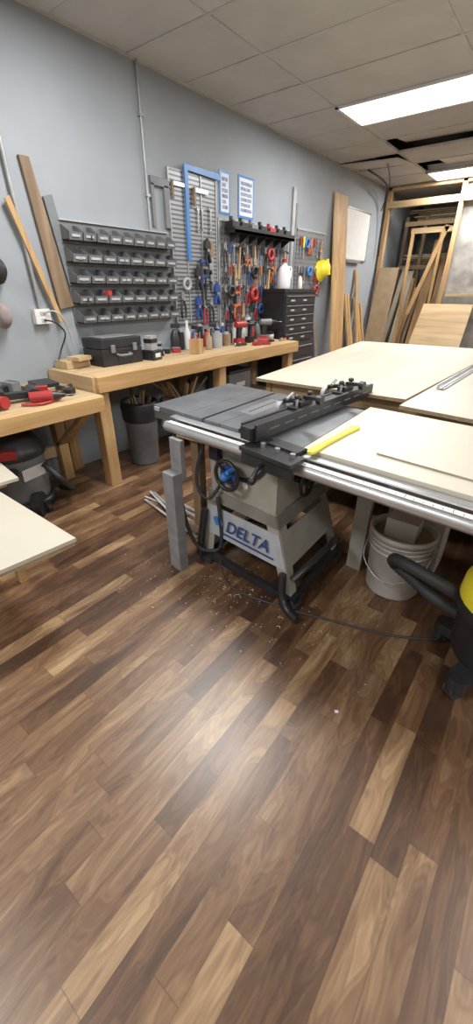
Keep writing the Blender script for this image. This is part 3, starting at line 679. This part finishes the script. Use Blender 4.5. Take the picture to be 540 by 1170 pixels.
for (x,y,w,d,h,m_) in((-1.2,3.0,.5,.4,.45,card),(-.1,3.2,.4,.5,.35,grey),(-1.1,3.8,.6,.5,.5,oldwood)):
    o=B(); o.bb((x-w/2,y-d/2,.201),(x+w/2,y+d/2,.2+h-.03),m_); o.bb((x-w/2-.01,y-d/2-.01,.2+h-.03),(x+w/2+.01,y+d/2+.01,.2+h),m_); o.bb((x-.04,y-d/2-.015,.2+h*.5),(x+.04,y-d/2,.2+h*.6),black); o.done('storage_box',.005)

# ---------------------------------------------------------------- bucket
o=B(); bc=(-.36,1.86,0)
o.lathe([(0,.0),(.13,.0),(.135,.01),(.155,.34),(.163,.345),(.163,.365),(.152,.37),(.147,.35),(.128,.02),(0,.02)],bucketw,bc,32)
for z in(.27,.30,.325): o.ring((bc[0],bc[1],z),.153+.012*(z-.25)*4,.004,bucketw,'z',32)
o.tube([(bc[0]-.158,bc[1],.30),(bc[0]-.14,bc[1]-.12,.20),(bc[0],bc[1]-.19,.14),(bc[0]+.14,bc[1]-.12,.20),(bc[0]+.158,bc[1],.30)],.0035,steel,6)
for s_ in(-1,1): o.cyl((bc[0]+s_*.15,bc[1],.30),(bc[0]+s_*.168,bc[1],.30),.014,bucketw,n=10)
o.lathe([(0,.33),(.145,.33)],card,bc,24)
o.bb((bc[0]-.08,bc[1]-.06,.33),(bc[0]+.07,bc[1]+.05,.43),bucketw)
o.done('plastic_bucket')
o=B(); o.bb((-.50,2.04,0),(-.2,2.28,.40),bucketw); o.bb((-.52,2.03,.40),(-.18,2.29,.43),lgrey); o.bb((-.45,2.035,.15),(-.25,2.04,.3),white); o.done('storage_tote',.012)

# ---------------------------------------------------------------- shop vacuum right
o=B(); o.T=Matrix.Translation((.15,1.53,0))@Matrix.Rotation(R(190),4,'Z')
o.lathe([(0,.10),(.15,.10),(.165,.13),(.175,.32),(.185,.34),(0,.34)],black,n=28)
o.lathe([(.19,.33),(.195,.36),(.19,.38)],black,n=28); o.lathe([(.19,.38),(.185,.45),(.14,.50),(.07,.53),(0,.53)],yellow,n=28)
o.tube([(-.08,0,.52),(-.07,0,.60),(.07,0,.60),(.08,0,.52)],.014,black)
for k in range(4):
    a=math.pi/4+k*math.pi/2+.2; x,y=.215*math.cos(a),.215*math.sin(a)
    o.bar((.1*math.cos(a),.1*math.sin(a),.10),(x,y,.09),.08,.05,black); o.cyl((x,y,.04),(x,y,.11),.04,black,n=12); o.cyl((x-.016,y+.016,.038),(x+.016,y-.016,.038),.038,rubber,n=18); o.cyl((x-.018,y+.018,.038),(x+.018,y-.018,.038),.018,grey,n=12)
o.T=Matrix.Identity(4)
pts=[(-.01,1.55,.31),(-.10,1.50,.37),(-.22,1.50,.40),(-.31,1.56,.37),(-.31,1.61,.31),(-.22,1.60,.27),(-.12,1.56,.25),(.0,1.55,.22)]
o.tube(pts,lambda t:.027+.0022*math.sin(t*260),rubber,12,14)
o.done('shop_vacuum')

# ---------------------------------------------------------------- far end
def leanboard(o,y,x0,w,h,th,m,lean=.25,z0=0,dy=0):
    o.hexa([(WX+lean,y,z0),(WX+lean+th,y,z0),(WX+lean+th,y+w,z0),(WX+lean,y+w,z0)],[(WX+.005,y+dy,z0+h),(WX+.005+th,y+dy,z0+h),(WX+.005+th,y+w+dy,z0+h),(WX+.005,y+w+dy,z0+h)],m)
o=B(); leanboard(o,6.25,0,.44,2.6,.02,pine_z,.3,0,.12); o.done('leaning_wood_panel')
o=B(); o.bb((WG,6.86,1.84),(WX+.02,7.74,2.48),white)
for a_,b_ in(((6.84,1.82),(7.76,1.84)),((6.84,2.48),(7.76,2.50)),((6.84,1.82),(6.86,2.5)),((7.74,1.82),(7.76,2.5))): o.bb((WG,a_[0],a_[1]),(WX+.028,b_[0],b_[1]),alu)
o.bb((WG,7.0,1.79),(WX+.06,7.5,1.82),alu); o.done('whiteboard',.001)
o=B()
for i in range(8): leanboard(o,7.05+.1*i+random.random()*.02,0,random.uniform(.05,.09),random.uniform(1.1,1.75),.03,random.choice([pine_z,oldwood,pine_z,ply]),.3,0,random.uniform(-.03,.05))
o.done('leaning_lumber')
o=B()
for i in range(9): leanboard(o,5.56+.07*i,0,.055,random.uniform(.7,1.1),.03,random.choice([pine_z,oldwood,ply,red,dblue]),.15,0,random.uniform(-.03,.05))
o.bb((WG,5.50,0),(WX+.35,6.22,.02),oldwood); o.bb((WX+.33,5.50,0),(WX+.35,6.22,.3),oldwood); o.done('offcut_bin')
o=B(); PY=8.3; s2=.045
for x in(-3.15,-1.99,-1.2,-.5,.3,1.1,1.9,2.7,3.5): o.bb((x,PY,0),(x+s2*1.4,PY+.09,ZC-.02),pine_z)
o.bb((-3.15,PY-.01,2.62),(4.1,PY+.085,2.71),pine_x); o.bb((-1.9,PY,0),(4.1,PY+.09,.045),pine_x)
o.bb((-1.93+s2,PY,1.3),(4.1,PY+.08,1.345),pine_x)
o.bb((-3.19,PY,ZC-.06),(4.1,PY+.09,ZC-.02),pine_x)
o.bar((-2.55,PY+.3,1.0),(-2.15,PY+.3,2.35),.07,.04,pine_z,(0,1,0)); o.bar((-2.2,PY+.3,0),(-2.2,PY+.3,2.3),.05,.05,pine_z,(0,1,0)); o.bar((-2.7,PY+.3,0),(-2.7,PY+.3,2.3),.05,.05,pine_z,(0,1,0)); o.bb((-2.74,PY+.28,2.26),(-1.95,PY+.33,2.34),pine_x)
o.bb((-2.74,PY+.28,0),(-1.95,PY+.33,.05),pine_x)
o.done('stud_partition',.002)
o=B(); o.bb((-1.94,PY+.11,.02),(4.15,PY+.12,2.85),plastic); o.done('plastic_sheeting')
o=B()
for x in(-3.1,-2.75,-1.95): o.bb((x,9.3,0),(x+.06,9.36,2.6),oldwood)
for z in(1.75,2.45): o.bb((-3.1,9.28,z),(-1.9,9.34,z+.07),pine_x)
for z in(1.84,2.54):
    for i in range(6): o.box((-2.5+random.uniform(-.1,.2),9.6,z+.03*i),(1.0,.5,.02),random.choice([oldwood,ply,card]),(0,0,random.uniform(-4,4)))
o.done('lumber_rack',.002)
o=B()
for i in range(26):
    x=-3.10+random.random()*1.05; h=random.uniform(1.2,2.4); w=random.uniform(.05,.12); dx=random.uniform(-.08,.18)
    if x+dx<-3.12: dx=0
    y=8.72+random.random()*.25
    o.hexa([(x,y,0),(x+w,y,0),(x+w,y+.02,0),(x,y+.02,0)],[(x+dx,9.20,h),(x+dx+w,9.20,h),(x+dx+w,9.22,h),(x+dx,9.22,h)],random.choice([pine_z,pine_z,oldwood,ply,card]))
o.done('stored_lumber')
o=B(); o.hexa([(-3.12,8.0,0),(-2.78,8.0,0),(-2.78,8.02,0),(-3.12,8.02,0)],[(-3.08,8.26,1.75),(-2.74,8.26,1.75),(-2.74,8.28,1.75),(-3.08,8.28,1.75)],card); o.done('plywood_sheet')
o=B(); o.hexa([(-2.20,7.4,0),(-1.35,7.4,0),(-1.35,7.42,0),(-2.20,7.42,0)],[(-2.12,8.0,1.2),(-1.36,8.0,1.2),(-1.36,8.02,1.2),(-2.12,8.02,1.2)],pine_x)
o.bar((-2.0,8.04,0),(-2.0,8.04,1.19),.04,.04,pine_z); o.bar((-1.5,8.04,0),(-1.5,8.04,1.19),.04,.04,pine_z); o.done('plywood_panel')

# ---------------------------------------------------------------- floor debris
o=B()
for i in range(230):
    a=random.gauss(0,1);b_=random.gauss(0,1)
    x,y=-1.05+.26*a,1.25+.15*b_
    if i>130: x,y=random.uniform(-1.9,-.5),random.uniform(.9,1.7)
    s_=random.uniform(.0015,.004)
    o.box((x,y,.0015),(s_*random.uniform(1,2.5),s_,.002),dust,(0,0,random.uniform(0,180)))
for i in range(10):
    x,y=-.93+random.gauss(0,.13),1.27+random.gauss(0,.07); o.tube([(x,y,.003),(x+.012,y+.008,.008),(x+.02,y,.003)],.0016,dust,5,3)
o.box((-.27,.98,.003),(.014,.010,.004),paper,(0,0,30))
o.done('wood_shavings')
o=B()
for i in range(9):
    x=-2.15+random.uniform(-.1,.1); y=1.66+random.uniform(-.05,.1); o.bar((x,y+.05*i*.4,.006+.004*i),(x+.65+random.uniform(-.1,.1),y-.02+random.uniform(-.12,.12),.006+.003*i),.018,.003,random.choice([alu,galv,plastic,lgrey]))
o.done('metal_strips')

# ---------------------------------------------------------------- world + camera
w=bpy.data.worlds.new('World'); scn.world=w; w.use_nodes=True
w.node_tree.nodes['Background'].inputs[0].default_value=(.6,.65,.7,1); w.node_tree.nodes['Background'].inputs[1].default_value=.3
F=450.; pitch=math.atan(255/F); yaw=math.atan(399/(F/math.cos(pitch)))
cd=bpy.data.cameras.new('camera'); cam=bpy.data.objects.new('camera',cd); scn.collection.objects.link(cam)
cd.sensor_fit='HORIZONTAL'; cd.sensor_width=36; cd.lens=36*F/540; cd.clip_start=.05
cam.location=(0,0,1.42); cam.rotation_euler=(math.pi/2-pitch,0,yaw)
scn.camera=cam
